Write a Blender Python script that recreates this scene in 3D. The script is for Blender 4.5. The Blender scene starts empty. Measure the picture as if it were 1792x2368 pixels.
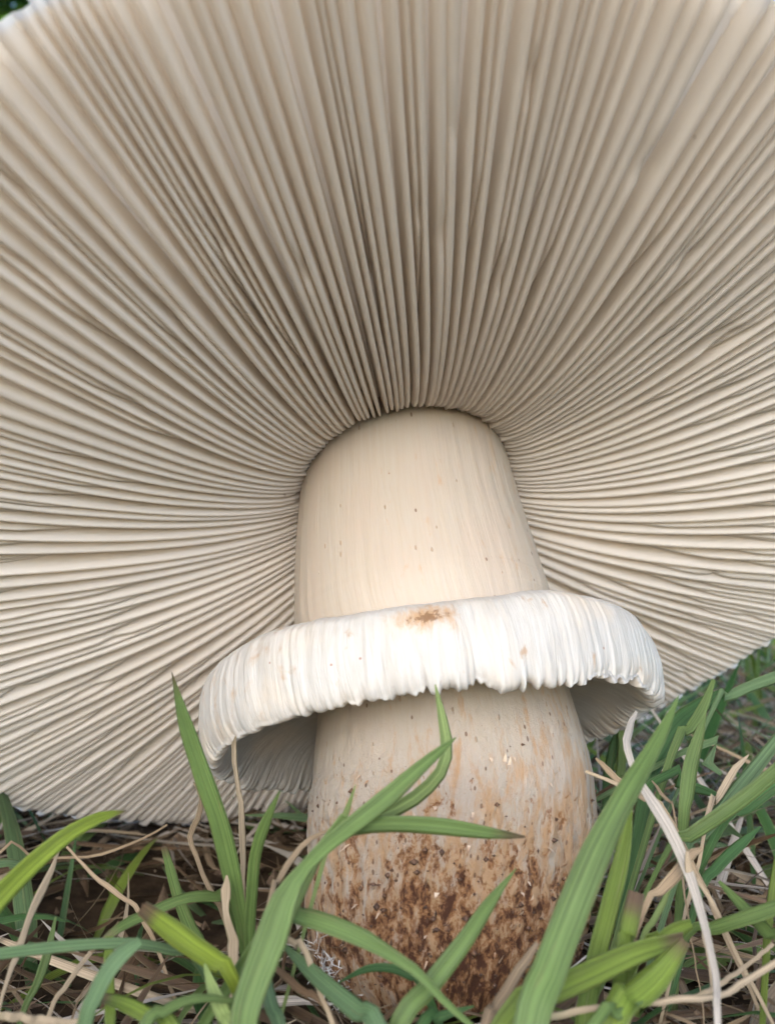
import bpy, math, random
import numpy as np
from mathutils import Vector, Matrix

# ------------------------------------------------------------------ camera, sky, sun, exposure
U = 0.015                      # one "stem radius" in metres; the mushroom is laid out in this unit
PITCH = math.radians(2.5)      # camera looks slightly up
HC = 3.28                       # camera height above the ground, in U
FPX = 2355.0                   # focal length in pixels of the 1792 x 2368 photograph
scene = bpy.context.scene
col = scene.collection

cam_d = bpy.data.cameras.new('camera')
cam = bpy.data.objects.new('camera', cam_d)
col.objects.link(cam)
cam.location = (0, 0, HC * U)
cam.rotation_euler = (math.radians(90) + PITCH, 0, 0)
cam_d.sensor_fit = 'VERTICAL'
cam_d.sensor_height = 24.0
cam_d.lens = FPX / 2368.0 * 24.0
cam_d.clip_start = 0.005
cam_d.clip_end = 2000.0
cam_d.dof.use_dof = True
cam_d.dof.focus_distance = 8.0 * U
cam_d.dof.aperture_fstop = 26.0
scene.camera = cam

SUN_EL, SUN_AZ = math.radians(29), math.radians(188)   # azimuth from +Y, clockwise: the light comes from behind the camera
world = bpy.data.worlds.new('World')
scene.world = world
world.use_nodes = True
wn = world.node_tree
bg = wn.nodes['Background']
sky = wn.nodes.new('ShaderNodeTexSky')
sky.sky_type = 'NISHITA'
sky.sun_disc = False
sky.sun_elevation = SUN_EL
sky.sun_rotation = SUN_AZ
sky.air_density = 1.0
sky.dust_density = 1.0
sky.ozone_density = 2.0
wn.links.new(sky.outputs[0], bg.inputs[0])
bg.inputs[1].default_value = 0.15

sun_d = bpy.data.lights.new('sun', 'SUN')
sun = bpy.data.objects.new('sun', sun_d)
col.objects.link(sun)
sun_d.energy = 1.05
sun_d.angle = math.radians(55)
sun_d.color = (1.0, 0.94, 0.885)
sdir = Vector((math.sin(SUN_AZ) * math.cos(SUN_EL), math.cos(SUN_AZ) * math.cos(SUN_EL), math.sin(SUN_EL)))
sun.rotation_euler = sdir.to_track_quat('Z', 'Y').to_euler()
sun.location = sdir * 3

scene.view_settings.view_transform = 'Standard'
scene.view_settings.look = 'None'
scene.view_settings.exposure = 1.55
scene.view_settings.gamma = 1.0
scene.view_settings.use_curve_mapping = False
scene.render.engine = 'CYCLES'
scene.cycles.max_bounces = 8
scene.cycles.diffuse_bounces = 5
scene.cycles.glossy_bounces = 2
scene.cycles.transmission_bounces = 4
scene.cycles.adaptive_threshold = 0.03
scene.cycles.use_denoising = True
scene.cycles.sample_clamp_indirect = 6.0

rng = np.random.default_rng(7)
random.seed(7)
CP, SP = math.cos(PITCH), math.sin(PITCH)

# ------------------------------------------------------------------ helpers
def cw(p):
    """camera frame (x right, y up, z forward, in U) -> world metres"""
    p = np.asarray(p, float)
    x, y, z = p[..., 0], p[..., 1], p[..., 2]
    return np.stack([x, z * CP - y * SP, HC + y * CP + z * SP], -1) * U

def px(x, y, z):
    """pixel of the photograph at depth z (U) -> camera frame"""
    return np.array([(x - 896.0) / FPX * z, (1184.0 - y) / FPX * z, z])

def sstep(a, b, x):
    t = np.clip((np.asarray(x, float) - a) / (b - a), 0, 1)
    return t * t * (3 - 2 * t)

def _hash(ix, iy, seed):
    h = (ix.astype(np.int64) * 374761393 + iy.astype(np.int64) * 668265263 + seed * 974634777) & 0xffffffff
    h = ((h ^ (h >> 13)) * 1274126177) & 0xffffffff
    return ((h ^ (h >> 16)) & 0xffff) / 65535.0

def vnoise(x, y, seed=0, perx=None):
    """smooth 2-D value noise in 0..1, optionally periodic in x"""
    x, y = np.broadcast_arrays(np.asarray(x, float), np.asarray(y, float))
    ix, iy = np.floor(x).astype(np.int64), np.floor(y).astype(np.int64)
    fx, fy = x - ix, y - iy
    fx, fy = fx * fx * (3 - 2 * fx), fy * fy * (3 - 2 * fy)
    ix2 = ix + 1
    if perx:
        ix, ix2 = ix % perx, ix2 % perx
    a, b = _hash(ix, iy, seed), _hash(ix2, iy, seed)
    c, d = _hash(ix, iy + 1, seed), _hash(ix2, iy + 1, seed)
    return (a * (1 - fx) + b * fx) * (1 - fy) + (c * (1 - fx) + d * fx) * fy

def grid_faces(nu, nv, closed_u=False, base=0):
    """quads of an nu x nv vertex grid, index = i * nv + j"""
    i = np.arange(nu if closed_u else nu - 1)
    j = np.arange(nv - 1)
    I, J = np.meshgrid(i, j, indexing='ij')
    I2 = (I + 1) % nu
    f = np.stack([I * nv + J, I2 * nv + J, I2 * nv + J + 1, I * nv + J + 1], -1).reshape(-1, 4)
    return f + base

def mesh_np(name, verts, faces, mat, smooth=True, attrs=None):
    """mesh from numpy arrays; attrs: {name: (type, array)}"""
    me = bpy.data.meshes.new(name)
    faces = np.asarray(faces)
    me.vertices.add(len(verts))
    me.vertices.foreach_set('co', np.asarray(verts, np.float32).ravel())
    k = faces.shape[1]
    me.loops.add(faces.size)
    me.loops.foreach_set('vertex_index', faces.astype(np.int32).ravel())
    me.polygons.add(len(faces))
    me.polygons.foreach_set('loop_start', np.arange(0, faces.size, k, dtype=np.int32))
    me.polygons.foreach_set('use_smooth', np.full(len(faces), smooth, bool))
    for an, (at, arr) in (attrs or {}).items():
        a = me.attributes.new(an, at, 'POINT')
        a.data.foreach_set('vector' if at == 'FLOAT_VECTOR' else 'color' if at == 'FLOAT_COLOR' else 'value',
                           np.asarray(arr, np.float32).ravel())
    me.update(calc_edges=True)
    me.validate()
    if mat:
        me.materials.append(mat)
    return me

def obj(name, me, parent=None, loc=None):
    o = bpy.data.objects.new(name, me)
    col.objects.link(o)
    if parent:
        o.parent = parent
    if loc is not None:
        o.location = loc
    return o

def tag(o, label=None, cat=None, group=None, kind=None):
    for k, v in (('label', label), ('category', cat), ('group', group), ('kind', kind)):
        if v:
            o[k] = v
    return o

class NT:
    """tiny node-tree builder"""
    def __init__(self, name):
        self.m = bpy.data.materials.new(name)
        self.m.use_nodes = True
        self.t = self.m.node_tree
        self.t.nodes.clear()
        self.out = self.n('ShaderNodeOutputMaterial')
    def n(self, typ, **kw):
        nd = self.t.nodes.new(typ)
        for k, v in kw.items():
            setattr(nd, k, v)
        return nd
    def link(self, a, b):
        self.t.links.new(a, b)
    def set(self, sock, v):
        if isinstance(v, bpy.types.NodeSocket):
            self.link(v, sock)
        elif v is not None:
            sock.default_value = v
    def attr(self, name, out='Vector'):
        return self.n('ShaderNodeAttribute', attribute_name=name).outputs[out]
    def math(self, op, a, b=None, c=None, clamp=False):
        nd = self.n('ShaderNodeMath', operation=op, use_clamp=clamp)
        for s, v in zip(nd.inputs, (a, b, c)):
            self.set(s, v)
        return nd.outputs[0]
    def vmul(self, v, s):
        nd = self.n('ShaderNodeVectorMath', operation='MULTIPLY')
        self.set(nd.inputs[0], v)
        nd.inputs[1].default_value = s
        return nd.outputs[0]
    def noise(self, vec, scale=1.0, detail=4.0, rough=0.55, dist=0.0):
        nd = self.n('ShaderNodeTexNoise')
        self.set(nd.inputs['Vector'], vec)
        nd.inputs['Scale'].default_value = scale
        nd.inputs['Detail'].default_value = detail
        nd.inputs['Roughness'].default_value = rough
        nd.inputs['Distortion'].default_value = dist
        return nd.outputs[0]
    def voro(self, vec, scale=1.0, rand=1.0):
        nd = self.n('ShaderNodeTexVoronoi')
        self.set(nd.inputs['Vector'], vec)
        nd.inputs['Scale'].default_value = scale
        nd.inputs['Randomness'].default_value = rand
        return nd.outputs['Distance'], nd.outputs['Color']
    def ramp(self, x, a, b, lo=0.0, hi=1.0, smooth=True):
        nd = self.n('ShaderNodeMapRange', interpolation_type='SMOOTHSTEP' if smooth else 'LINEAR')
        self.set(nd.inputs[0], x)
        for i, v in zip((1, 2, 3, 4), (a, b, lo, hi)):
            self.set(nd.inputs[i], v)
        return nd.outputs[0]
    def mix(self, f, a, b):
        nd = self.n('ShaderNodeMix', data_type='RGBA')
        self.set(nd.inputs[0], f)
        for s, v in ((nd.inputs[6], a), (nd.inputs[7], b)):
            self.set(s, (*v, 1.0) if isinstance(v, tuple) and len(v) == 3 else v)
        return nd.outputs[2]
    def sep(self, v):
        nd = self.n('ShaderNodeSeparateXYZ')
        self.set(nd.inputs[0], v)
        return nd.outputs
    def bump(self, h, strength=0.5, dist=0.001):
        nd = self.n('ShaderNodeBump')
        nd.inputs['Strength'].default_value = strength
        nd.inputs['Distance'].default_value = dist
        self.set(nd.inputs['Height'], h)
        return nd.outputs[0]
    def principled(self, color, rough=0.6, spec=0.3, sss=0.0, sss_scale=0.001, sss_rad=(1.0, 0.55, 0.3), normal=None):
        p = self.n('ShaderNodeBsdfPrincipled')
        self.set(p.inputs['Base Color'], (*color, 1.0) if isinstance(color, tuple) else color)
        self.set(p.inputs['Roughness'], rough)
        self.set(p.inputs['Specular IOR Level'], spec)
        if sss:
            p.inputs['Subsurface Weight'].default_value = sss
            p.inputs['Subsurface Scale'].default_value = sss_scale
            p.inputs['Subsurface Radius'].default_value = sss_rad
        if normal is not None:
            self.link(normal, p.inputs['Normal'])
        return p.outputs[0]
    def leafy(self, color, trans=0.35, rough=0.5, spec=0.3, normal=None, tcolor=None):
        """opaque skin plus light passing through a thin sheet"""
        p = self.principled(color, rough, spec, normal=normal)
        t = self.n('ShaderNodeBsdfTranslucent')
        self.set(t.inputs[0], tcolor if tcolor is not None else color)
        mx = self.n('ShaderNodeMixShader')
        mx.inputs[0].default_value = trans
        self.link(p, mx.inputs[1])
        self.link(t.outputs[0], mx.inputs[2])
        return mx.outputs[0]
    def done(self, shader):
        self.link(shader, self.out.inputs[0])
        return self.m

# ------------------------------------------------------------------ materials
def mat_gill():
    m = NT('gill_flesh')
    g = m.attr('gill')                      # x: along the gill, y: depth below the edge, z: random per gill
    x, y, z = m.sep(g)
    geo = m.n('ShaderNodeTexCoord').outputs['Object']
    blot = m.noise(geo, 55, 4)
    base = m.mix(m.ramp(blot, 0.35, 0.7), (0.915, 0.855, 0.785), (0.932, 0.885, 0.83))
    base = m.mix(m.math('MULTIPLY', z, 0.35), base, (0.90, 0.835, 0.765))
    d, c = m.voro(geo, 260)
    keep = m.ramp(m.sep(c)[0], 0.955, 0.96)
    spot = m.math('MULTIPLY', m.ramp(d, 0.10, 0.05), keep)
    base = m.mix(m.math('MULTIPLY', spot, 0.7), base, (0.16, 0.09, 0.06))
    fib = m.noise(m.vmul(g, (2.5, 26.0, 40.0)), 1.0, 5, 0.6)
    return m.done(m.leafy(base, 0.5, 0.55, 0.25, m.bump(fib, 0.12, 0.0004), m.mix(0.0, (0.93, 0.85, 0.75), (0, 0, 0))))

def mat_stem():
    m = NT('stem_flesh')
    fl = m.attr('flow')                     # straightened stem: unit circle x length from the foot
    x, y, L = m.sep(fl)
    streak = m.noise(m.vmul(fl, (30, 30, 2.0)), 1.0, 6, 0.65)
    soft = m.noise(m.vmul(fl, (3, 3, 1.0)), 1.0, 4)
    clean = m.mix(m.ramp(streak, 0.3, 0.72), (0.43, 0.357, 0.278), (0.448, 0.385, 0.315))
    clean = m.mix(m.ramp(soft, 0.35, 0.75), clean, (0.448, 0.366, 0.292))
    # fine pale-brown flecks on the clean flesh
    fd, fc = m.voro(m.vmul(fl, (17, 17, 6.5)), 1.0)
    fk = m.ramp(m.sep(fc)[0], m.ramp(L, 4.4, 2.6, 0.93, 0.60, False), 1.0, 0.0, 6.0, False)
    fleck = m.math('MULTIPLY', m.ramp(fd, 0.16, 0.05), fk, clamp=True)
    c = m.mix(m.math('MULTIPLY', fleck, 0.55), clean, (0.36, 0.23, 0.13))
    # tan wash in long streaks
    n1 = m.noise(m.vmul(fl, (13, 13, 3.2)), 1.0, 8, 0.7, 0.3)
    th1 = m.math('SUBTRACT', m.ramp(L, 0.5, 2.4, 0.33, 0.64, False), m.math('MULTIPLY', x, 0.06))
    w1 = m.ramp(m.math('SUBTRACT', n1, th1), -0.06, 0.16)
    c = m.mix(m.math('MULTIPLY', w1, 0.78), c, (0.43, 0.245, 0.11))
    # brown scabs
    n2 = m.noise(m.vmul(fl, (13, 13, 7.5)), 1.0, 10, 0.74, 0.3)
    n2b = m.noise(m.vmul(fl, (1.6, 1.6, 1.1)), 1.0, 2)
    side = m.math('MULTIPLY', x, -0.02)
    th2 = m.math('ADD', m.math('ADD', m.ramp(L, 0.35, 1.9, 0.435, 0.70, False), side), m.ramp(n2b, 0.3, 0.7, 0.06, -0.06, False))
    e2 = m.math('SUBTRACT', n2, th2)
    w2 = m.ramp(e2, -0.03, 0.06)
    c = m.mix(m.math('MULTIPLY', w2, 0.8), c, (0.23, 0.092, 0.027))
    w3 = m.ramp(e2, 0.05, 0.13)
    c = m.mix(w3, c, (0.075, 0.028, 0.012))
    # dark grains
    gd, gc = m.voro(m.vmul(fl, (21, 21, 10)), 1.0)
    gk = m.ramp(m.sep(gc)[1], m.math('MINIMUM', m.math('SUBTRACT', m.ramp(L, 0.4, 2.3, 0.30, 0.96, False), m.math('MULTIPLY', x, 0.08)), 0.985), 1.0, 0.0, 12.0, False)
    grain = m.math('MULTIPLY', m.ramp(gd, 0.20, 0.10), gk, clamp=True)
    c = m.mix(m.math('MULTIPLY', grain, 0.75), c, (0.13, 0.065, 0.038))
    # a faint amber spot on the clean part
    h = m.math('ADD', m.math('MULTIPLY', streak, 0.16), m.math('SUBTRACT', m.math('MULTIPLY', n2, m.ramp(L, 2.4, 1.0, 0.0, 2.6)), m.math('MULTIPLY', fleck, 0.3)))
    rough = m.ramp(w2, 0, 1, 0.5, 0.8)
    return m.done(m.principled(c, rough, 0.3, 0.25, 0.0025, (1.0, 0.6, 0.35), m.bump(h, 0.8, 0.0009)))

def mat_ring():
    m = NT('ring_flesh')
    rv = m.attr('ringco')                   # x: around in U, y: from the stem outwards over the band to the margin and back inside
    x, y, z = m.sep(rv)
    st = m.noise(m.vmul(rv, (13, 1.6, 1)), 1.0, 5, 0.6, 0.9)
    c = m.mix(m.ramp(st, 0.3, 0.7), (0.42, 0.39, 0.35), (0.485, 0.46, 0.425))
    wa = m.noise(m.vmul(rv, (1.3, 1.6, 1)), 1.0, 3)
    c = m.mix(m.math('MULTIPLY', m.ramp(wa, 0.48, 0.75), 0.6), c, (0.58, 0.48, 0.37))
    sp = m.noise(m.vmul(rv, (7, 4.5, 1)), 1.0, 4, 0.6, 0.3)
    outer = m.ramp(y, 1.6, 1.4)
    s1 = m.math('MULTIPLY', m.ramp(sp, m.ramp(x, 3.0, 4.8, 0.63, 0.52), 0.76), outer)
    c = m.mix(m.math('MULTIPLY', s1, 0.7), c, (0.36, 0.21, 0.10))
    # rusty bruise on the front of the band
    dx = m.math('DIVIDE', m.math('SUBTRACT', x, PATCH[0]), 0.34)
    dy = m.math('DIVIDE', m.math('SUBTRACT', y, PATCH[1]), 0.17)
    rr = m.math('SQRT', m.math('ADD', m.math('MULTIPLY', dx, dx), m.math('MULTIPLY', dy, dy)))
    pn = m.noise(m.vmul(rv, (9, 4, 1)), 1.0, 6, 0.7, 0.4)
    pm = m.ramp(m.math('SUBTRACT', m.math('MULTIPLY', pn, 2.6), rr), 0.25, 1.2)
    c = m.mix(m.math('MULTIPLY', pm, 0.8), c, (0.40, 0.23, 0.10))
    pk = m.ramp(m.math('SUBTRACT', m.noise(m.vmul(rv, (16, 13, 1)), 1.0, 5, 0.7), m.math('MULTIPLY', rr, 0.55)), 0.30, 0.42)
    c = m.mix(m.math('MULTIPLY', pk, 0.75), c, (0.16, 0.08, 0.04))
    d, cc = m.voro(m.vmul(rv, (9, 9, 1)), 1.0)
    k = m.ramp(m.sep(cc)[0], 0.90, 0.91)
    c = m.mix(m.math('MULTIPLY', m.math('MULTIPLY', m.ramp(d, 0.13, 0.06), k), m.math('MULTIPLY', outer, 0.7)), c, (0.25, 0.10, 0.06))
    h = m.noise(m.vmul(rv, (26, 2.4, 1)), 1.0, 5, 0.6, 0.9)
    return m.done(m.principled(c, 0.45, 0.35, 0.35, 0.0025, (1.0, 0.75, 0.55), m.bump(h, 0.4, 0.0006)))

def mat_cap():
    m = NT('cap_skin')
    co = m.n('ShaderNodeTexCoord').outputs['Object']
    n = m.noise(co, 60, 6, 0.6)
    c = m.mix(m.ramp(n, 0.35, 0.7), (0.78, 0.71, 0.61), (0.84, 0.79, 0.72))
    thin = m.attr('thin', 'Fac')            # flesh gets thin towards the margin and lets light through
    p = m.principled(c, 0.6, 0.3, normal=m.bump(n, 0.3, 0.001))
    t = m.n('ShaderNodeBsdfTranslucent')
    m.set(t.inputs[0], (0.88, 0.82, 0.74, 1.0))
    mx = m.n('ShaderNodeMixShader')
    m.link(thin, mx.inputs[0])
    m.link(p, mx.inputs[1])
    m.link(t.outputs[0], mx.inputs[2])
    return m.done(mx.outputs[0])

def mat_blade(name, trans, rough, spec, stripe, lo, hi):
    m = NT(name)
    tint = m.attr('tint', 'Color')
    b = m.attr('blade')                     # x: across -1..1, y: along in U, z: random
    s = m.noise(m.vmul(b, (stripe, 0.30, 37.0)), 1.0, 3, 0.7)
    bl = m.noise(m.vmul(b, (0.8, 1.1, 11.0)), 1.0, 4, 0.6)
    f = m.math('MULTIPLY', m.ramp(s, 0.28, 0.72, lo, hi, False), m.ramp(bl, 0.25, 0.75, 0.75, 1.22, False))
    rib = m.ramp(m.math('ABSOLUTE', m.sep(b)[0]), 0.16, 0.02, 1.0, 1.22)
    f = m.math('MULTIPLY', f, rib)
    wear = m.noise(m.vmul(b, (2.2, 1.6, 23.0)), 1.0, 6, 0.7)
    worn = m.mix(m.math('MULTIPLY', m.ramp(wear, 0.58, 0.74), 0.55), tint, (0.34, 0.28, 0.13))
    edge = m.ramp(m.math('ABSOLUTE', m.sep(b)[0]), 0.82, 1.0, 0.0, 0.25)
    worn = m.mix(edge, worn, (0.40, 0.42, 0.20))
    nd = m.n('ShaderNodeVectorMath', operation='SCALE')
    m.link(worn, nd.inputs[0])
    m.link(f, nd.inputs[3])
    return m.done(m.leafy(nd.outputs[0], trans, rough, spec, m.bump(s, 0.45, 0.0004)))

def mat_simple(name, a, b, scale, rough=0.8, spec=0.2, bump=0.4, bd=0.001):
    m = NT(name)
    co = m.n('ShaderNodeTexCoord').outputs['Object']
    n = m.noise(co, scale, 6, 0.65)
    return m.done(m.principled(m.mix(m.ramp(n, 0.3, 0.7), a, b), rough, spec, normal=m.bump(n, bump, bd)))

def mat_ground():
    m = NT('soil')
    co = m.n('ShaderNodeTexCoord').outputs['Object']
    n = m.noise(co, 130, 8, 0.7)
    soil = m.mix(m.ramp(n, 0.3, 0.7), (0.018, 0.012, 0.008), (0.075, 0.05, 0.03))
    n2 = m.noise(co, 9, 6, 0.7)
    lawn = m.mix(m.ramp(n2, 0.35, 0.65), (0.045, 0.085, 0.02), (0.12, 0.12, 0.05))
    ln = m.n('ShaderNodeVectorMath', operation='LENGTH')
    m.link(co, ln.inputs[0])
    far = m.ramp(m.math('ADD', ln.outputs['Value'], m.math('MULTIPLY', n2, 0.5)), 0.9, 1.6)
    return m.done(m.principled(m.mix(far, soil, lawn), 0.95, 0.1, normal=m.bump(n, 0.6, 0.002)))

# ------------------------------------------------------------------ ground
def ground_h(X, Y):
    """height of the soil in U at world position in U"""
    h = 0.35 * (vnoise(X * 0.22 + 31, Y * 0.22 + 7, 3) - 0.5) + 0.12 * (vnoise(X * 0.9, Y * 0.9, 4) - 0.5)
    h = h + 0.5 * sstep(4.0, 9.0, X) * sstep(7, 13, Y) - 0.12
    h = h - 0.7 * np.exp(-((X + 2.6) / 2.2) ** 2 - ((Y - 10.0) / 2.4) ** 2)
    near = np.exp(-((X - 0.4) ** 2 + (Y - 7.8) ** 2) / 2.5)
    return h * (1 - near) - 0.02 * near

def build_ground():
    g = np.concatenate([-np.geomspace(20000, 26, 22), np.linspace(-24, 24, 97), np.geomspace(26, 20000, 22)])
    X, Y = np.meshgrid(g, g + 10.0, indexing='ij')
    far = np.clip(1 - (np.hypot(X, Y - 10) - 30) / 200, 0, 1)
    Z = ground_h(X, Y) * far
    v = np.stack([X, Y, Z], -1).reshape(-1, 3) * U
    me = mesh_np('ground', v, grid_faces(len(g), len(g)), mat_ground())
    tag(obj('ground', me), kind='structure')

build_ground()

# ------------------------------------------------------------------ mushroom frames (camera frame, U)
def frame(t, roll):
    t, r = math.radians(t), math.radians(roll)
    a = np.array([-math.sin(r) * math.cos(t), math.cos(r) * math.cos(t), math.sin(t)])
    X = np.array([math.cos(r), math.sin(r), 0.0])
    return X, np.cross(a, X), a             # right, towards the viewer, axis towards the cap

ZT = 9.6
CTOP = px(928, 1081, ZT)                    # middle of the stem where the gills meet it
CX, CV, CA = frame(37.5, 15.0)              # cap
RX, RV, RA = frame(24.0, 8.0)               # ring
SK = math.tan(math.radians(25.0))

def axis_pt(x, y):
    k = (1184.0 - y) / FPX
    z = (ZT - SK * CTOP[1]) / (1 - SK * k)
    return px(x, y, z)

BASE_CAM = axis_pt(1010, 2280)
base_w = cw(BASE_CAM)
base_w[2] = 0.0
mushroom = bpy.data.objects.new('mushroom', None)
col.objects.link(mushroom)
mushroom.empty_display_size = 0.02
mushroom.location = base_w
tag(mushroom, 'large white mushroom with splayed gills, thick frilled ring and soil-stained stem', 'mushroom')

def local(p):
    return cw(p) - base_w

# --- stem: rows of (image x, image y, half width) read down the stem
STEM = np.array([(872, 1030, 228), (878, 1075, 236), (885, 1130, 245), (894, 1200, 259), (915, 1340, 283), (938, 1420, 276),
                 (951, 1480, 271), (959, 1540, 279), (966, 1600, 291), (978, 1700, 307), (976, 1800, 315), (968, 1900, 308),
                 (960, 2000, 300), (958, 2070, 288), (957, 2140, 262), (957, 2200, 210)], float) * 1.0705
ax_pts, ax_r = [], []
for x, y, hw in STEM[::-1]:
    p = axis_pt(x, y)
    ax_pts.append(p)
    ax_r.append(hw / FPX * p[2] * 0.985)
ax_pts += [CTOP, CTOP + CA * 0.35, CTOP + CA * 0.9]
ax_r += [0.965, 0.955, 0.97]
ax_pts, ax_r = np.array(ax_pts), np.array(ax_r)
seg = np.concatenate([[0], np.cumsum(np.linalg.norm(np.diff(ax_pts, axis=0), axis=1))])
STEM_LEN = seg[-1]

def smooth_interp(s, xs, ys, k=0.12):
    """interpolation softened with a small kernel along s"""
    out = 0
    for o in (-1, -0.5, 0, 0.5, 1):
        out = out + np.interp(np.clip(s + o * k, xs[0], xs[-1]), xs, ys)
    return out / 5

def build_stem():
    nu, nv = 280, 340
    s = np.linspace(0.0, STEM_LEN, nv)
    cen = np.stack([smooth_interp(s, seg, ax_pts[:, i]) for i in range(3)], -1)
    r = smooth_interp(s, seg, ax_r)
    tan = np.gradient(cen, axis=0)
    tan /= np.linalg.norm(tan, axis=1)[:, None]
    w = sstep(STEM_LEN - 1.6, STEM_LEN - 0.9, s)[:, None]
    tan = tan * (1 - w) + CA * w
    tan /= np.linalg.norm(tan, axis=1)[:, None]
    ex = np.cross(np.array([0, 0, -1.0]), tan) * -1
    ex = np.stack([np.cross(t, np.cross(np.array([1.0, 0, 0]), t)) for t in tan])
    ex /= np.linalg.norm(ex, axis=1)[:, None]
    ev = np.cross(tan, ex)
    th = np.linspace(0, 2 * np.pi, nu, endpoint=False)
    T, S = np.meshgrid(th, s, indexing='ij')
    q = T / (2 * np.pi)
    dirt = sstep(2.0, 0.9, S)
    n = (vnoise(q * 90, S * 5.0, 11, 90) - 0.5) * 0.022 + (vnoise(q * 190, S * 16.0, 12, 190) - 0.5) * 0.030 + (vnoise(q * 30, S * 2.5, 13, 30) - 0.5) * 0.035
    n = n * dirt + (vnoise(q * 140, S * 1.5, 14, 140) - 0.5) * 0.008 + (vnoise(q * 7, S * 0.8, 15, 7) - 0.5) * 0.035
    rr = r[None, :] * (1 + n)
    P = cen[None] + (np.cos(T) * rr)[..., None] * ex[None] + (np.sin(T) * rr)[..., None] * ev[None]
    flow = np.stack([np.cos(T), np.sin(T), S], -1)
    v = P.reshape(-1, 3)
    f = grid_faces(nu, nv, True)
    me = mesh_np('stem', local(v), f, mat_stem(), attrs={'flow': ('FLOAT_VECTOR', flow.reshape(-1, 3))})
    obj('stem', me, mushroom)
    return cen, r, ex, ev, s

stem_geo = build_stem()

def stem_surface(theta, s, off=0.0):
    cen, r, ex, ev, ss = stem_geo
    i = np.clip(np.searchsorted(ss, s), 0, len(ss) - 1)
    e = np.cos(theta)[..., None] * ex[i] + np.sin(theta)[..., None] * ev[i]
    return cen[i] + e * (r[i] + off)[..., None], e

# --- dirt grains and frayed scales on the foot of the stem
def build_specks():
    n = 900
    V, F = [], []
    ico = np.array([(0, 0, 1), (1, 0, 0), (0, 1, 0), (-1, 0, 0), (0, -1, 0), (0, 0, -1)], float)
    fi = np.array([(0, 1, 2), (0, 2, 3), (0, 3, 4), (0, 4, 1), (5, 2, 1), (5, 3, 2), (5, 4, 3), (5, 1, 4)])
    th = rng.uniform(0, 2 * np.pi, n)
    s = 0.15 + np.abs(rng.normal(0, 0.62, n))
    s = np.clip(s, 0.15, 2.3)
    P, E = stem_surface(th, s, np.zeros(n))
    for k in range(n):
        sz = 0.004 + 0.018 * rng.random() ** 5 if k % 3 else 0.010 + 0.022 * rng.random() ** 2
        if k % 3 == 0 and s[k] > 1.5:
            sz *= 0.35
        sc = sz * rng.uniform(0.5, 1.4, 3)
        q = ico * (1 + rng.uniform(-0.45, 0.45, (6, 1))) * sc
        V.append(P[k] + E[k] * sz * 0.15 + q)
        F.append(fi + 6 * k)
    me = mesh_np('soil_specks', local(np.concatenate(V)), np.concatenate(F), mat_simple('soil_grain', (0.045, 0.022, 0.014), (0.17, 0.09, 0.05), 900, 0.6, 0.4), smooth=True)
    tag(obj('soil_specks', me, mushroom), kind='stuff')
    # frayed scales: thin slivers lifting off the skin
    V, F = [], []
    n = 420
    th = np.concatenate([rng.uniform(0, 2 * np.pi, n // 2), rng.normal(0.0, 0.28, n // 4), rng.normal(np.pi, 0.25, n - n // 2 - n // 4)])
    s = rng.uniform(0.3, 1.75, n)
    P, E = stem_surface(th, s, np.zeros(n))
    P2, _ = stem_surface(th, s + 0.1, np.zeros(n))
    for k in range(n):
        up = P2[k] - P[k]
        up /= np.linalg.norm(up) + 1e-9
        sd = np.cross(up, E[k])
        L, w = rng.uniform(0.04, 0.10), rng.uniform(0.008, 0.022)
        lift = rng.uniform(0.2, 0.9)
        d = up * rng.choice((-1, 1)) * math.cos(lift) + E[k] * math.sin(lift) + sd * rng.uniform(-0.3, 0.3)
        q = [P[k] - sd * w - E[k] * 0.02, P[k] + sd * w - E[k] * 0.02, P[k] + d * L + E[k] * 0.012, P[k] + d * L * 0.6 - sd * w * 0.7]
        V.append(np.array(q))
        F.append(np.array([(0, 1, 2, 3)]) + 4 * k)
    me = mesh_np('frayed_scales', local(np.concatenate(V)), np.concatenate(F), mat_simple('scale_flesh', (0.30, 0.15, 0.07), (0.70, 0.58, 0.44), 300, 0.7))
    tag(obj('frayed_scales', me, mushroom), kind='stuff')
    # white threads of mycelium at the foot
    V, F = [], []
    k = 0
    for (cx, cy, z, spread, cnt) in ((755, 2245, 6.95, 0.11, 70), (728, 2178, 7.2, 0.10, 40), (790, 2300, 6.8, 0.14, 40)):
        c = px(cx, cy, z)
        for _ in range(cnt):
            o = c + rng.normal(0, spread * 0.45, 3)
            d = rng.normal(0, 1, 3)
            d /= np.linalg.norm(d)
            e = np.cross(d, rng.normal(0, 1, 3))
            e /= np.linalg.norm(e)
            L, w = rng.uniform(0.03, 0.10), rng.uniform(0.002, 0.006)
            V.append(np.array([o - e * w, o + e * w, o + d * L + e * w * 0.4, o + d * L - e * w * 0.4]))
            F.append(np.array([(0, 1, 2, 3)]) + 4 * k)
            k += 1
    me = mesh_np('mycelium_threads', local(np.concatenate(V)), np.concatenate(F), mat_simple('mycelium', (0.30, 0.26, 0.21), (0.55, 0.53, 0.50), 400, 0.7))
    tag(obj('mycelium_threads', me, mushroom), 'white threads at the foot of the stem', kind='stuff')

build_specks()

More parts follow.
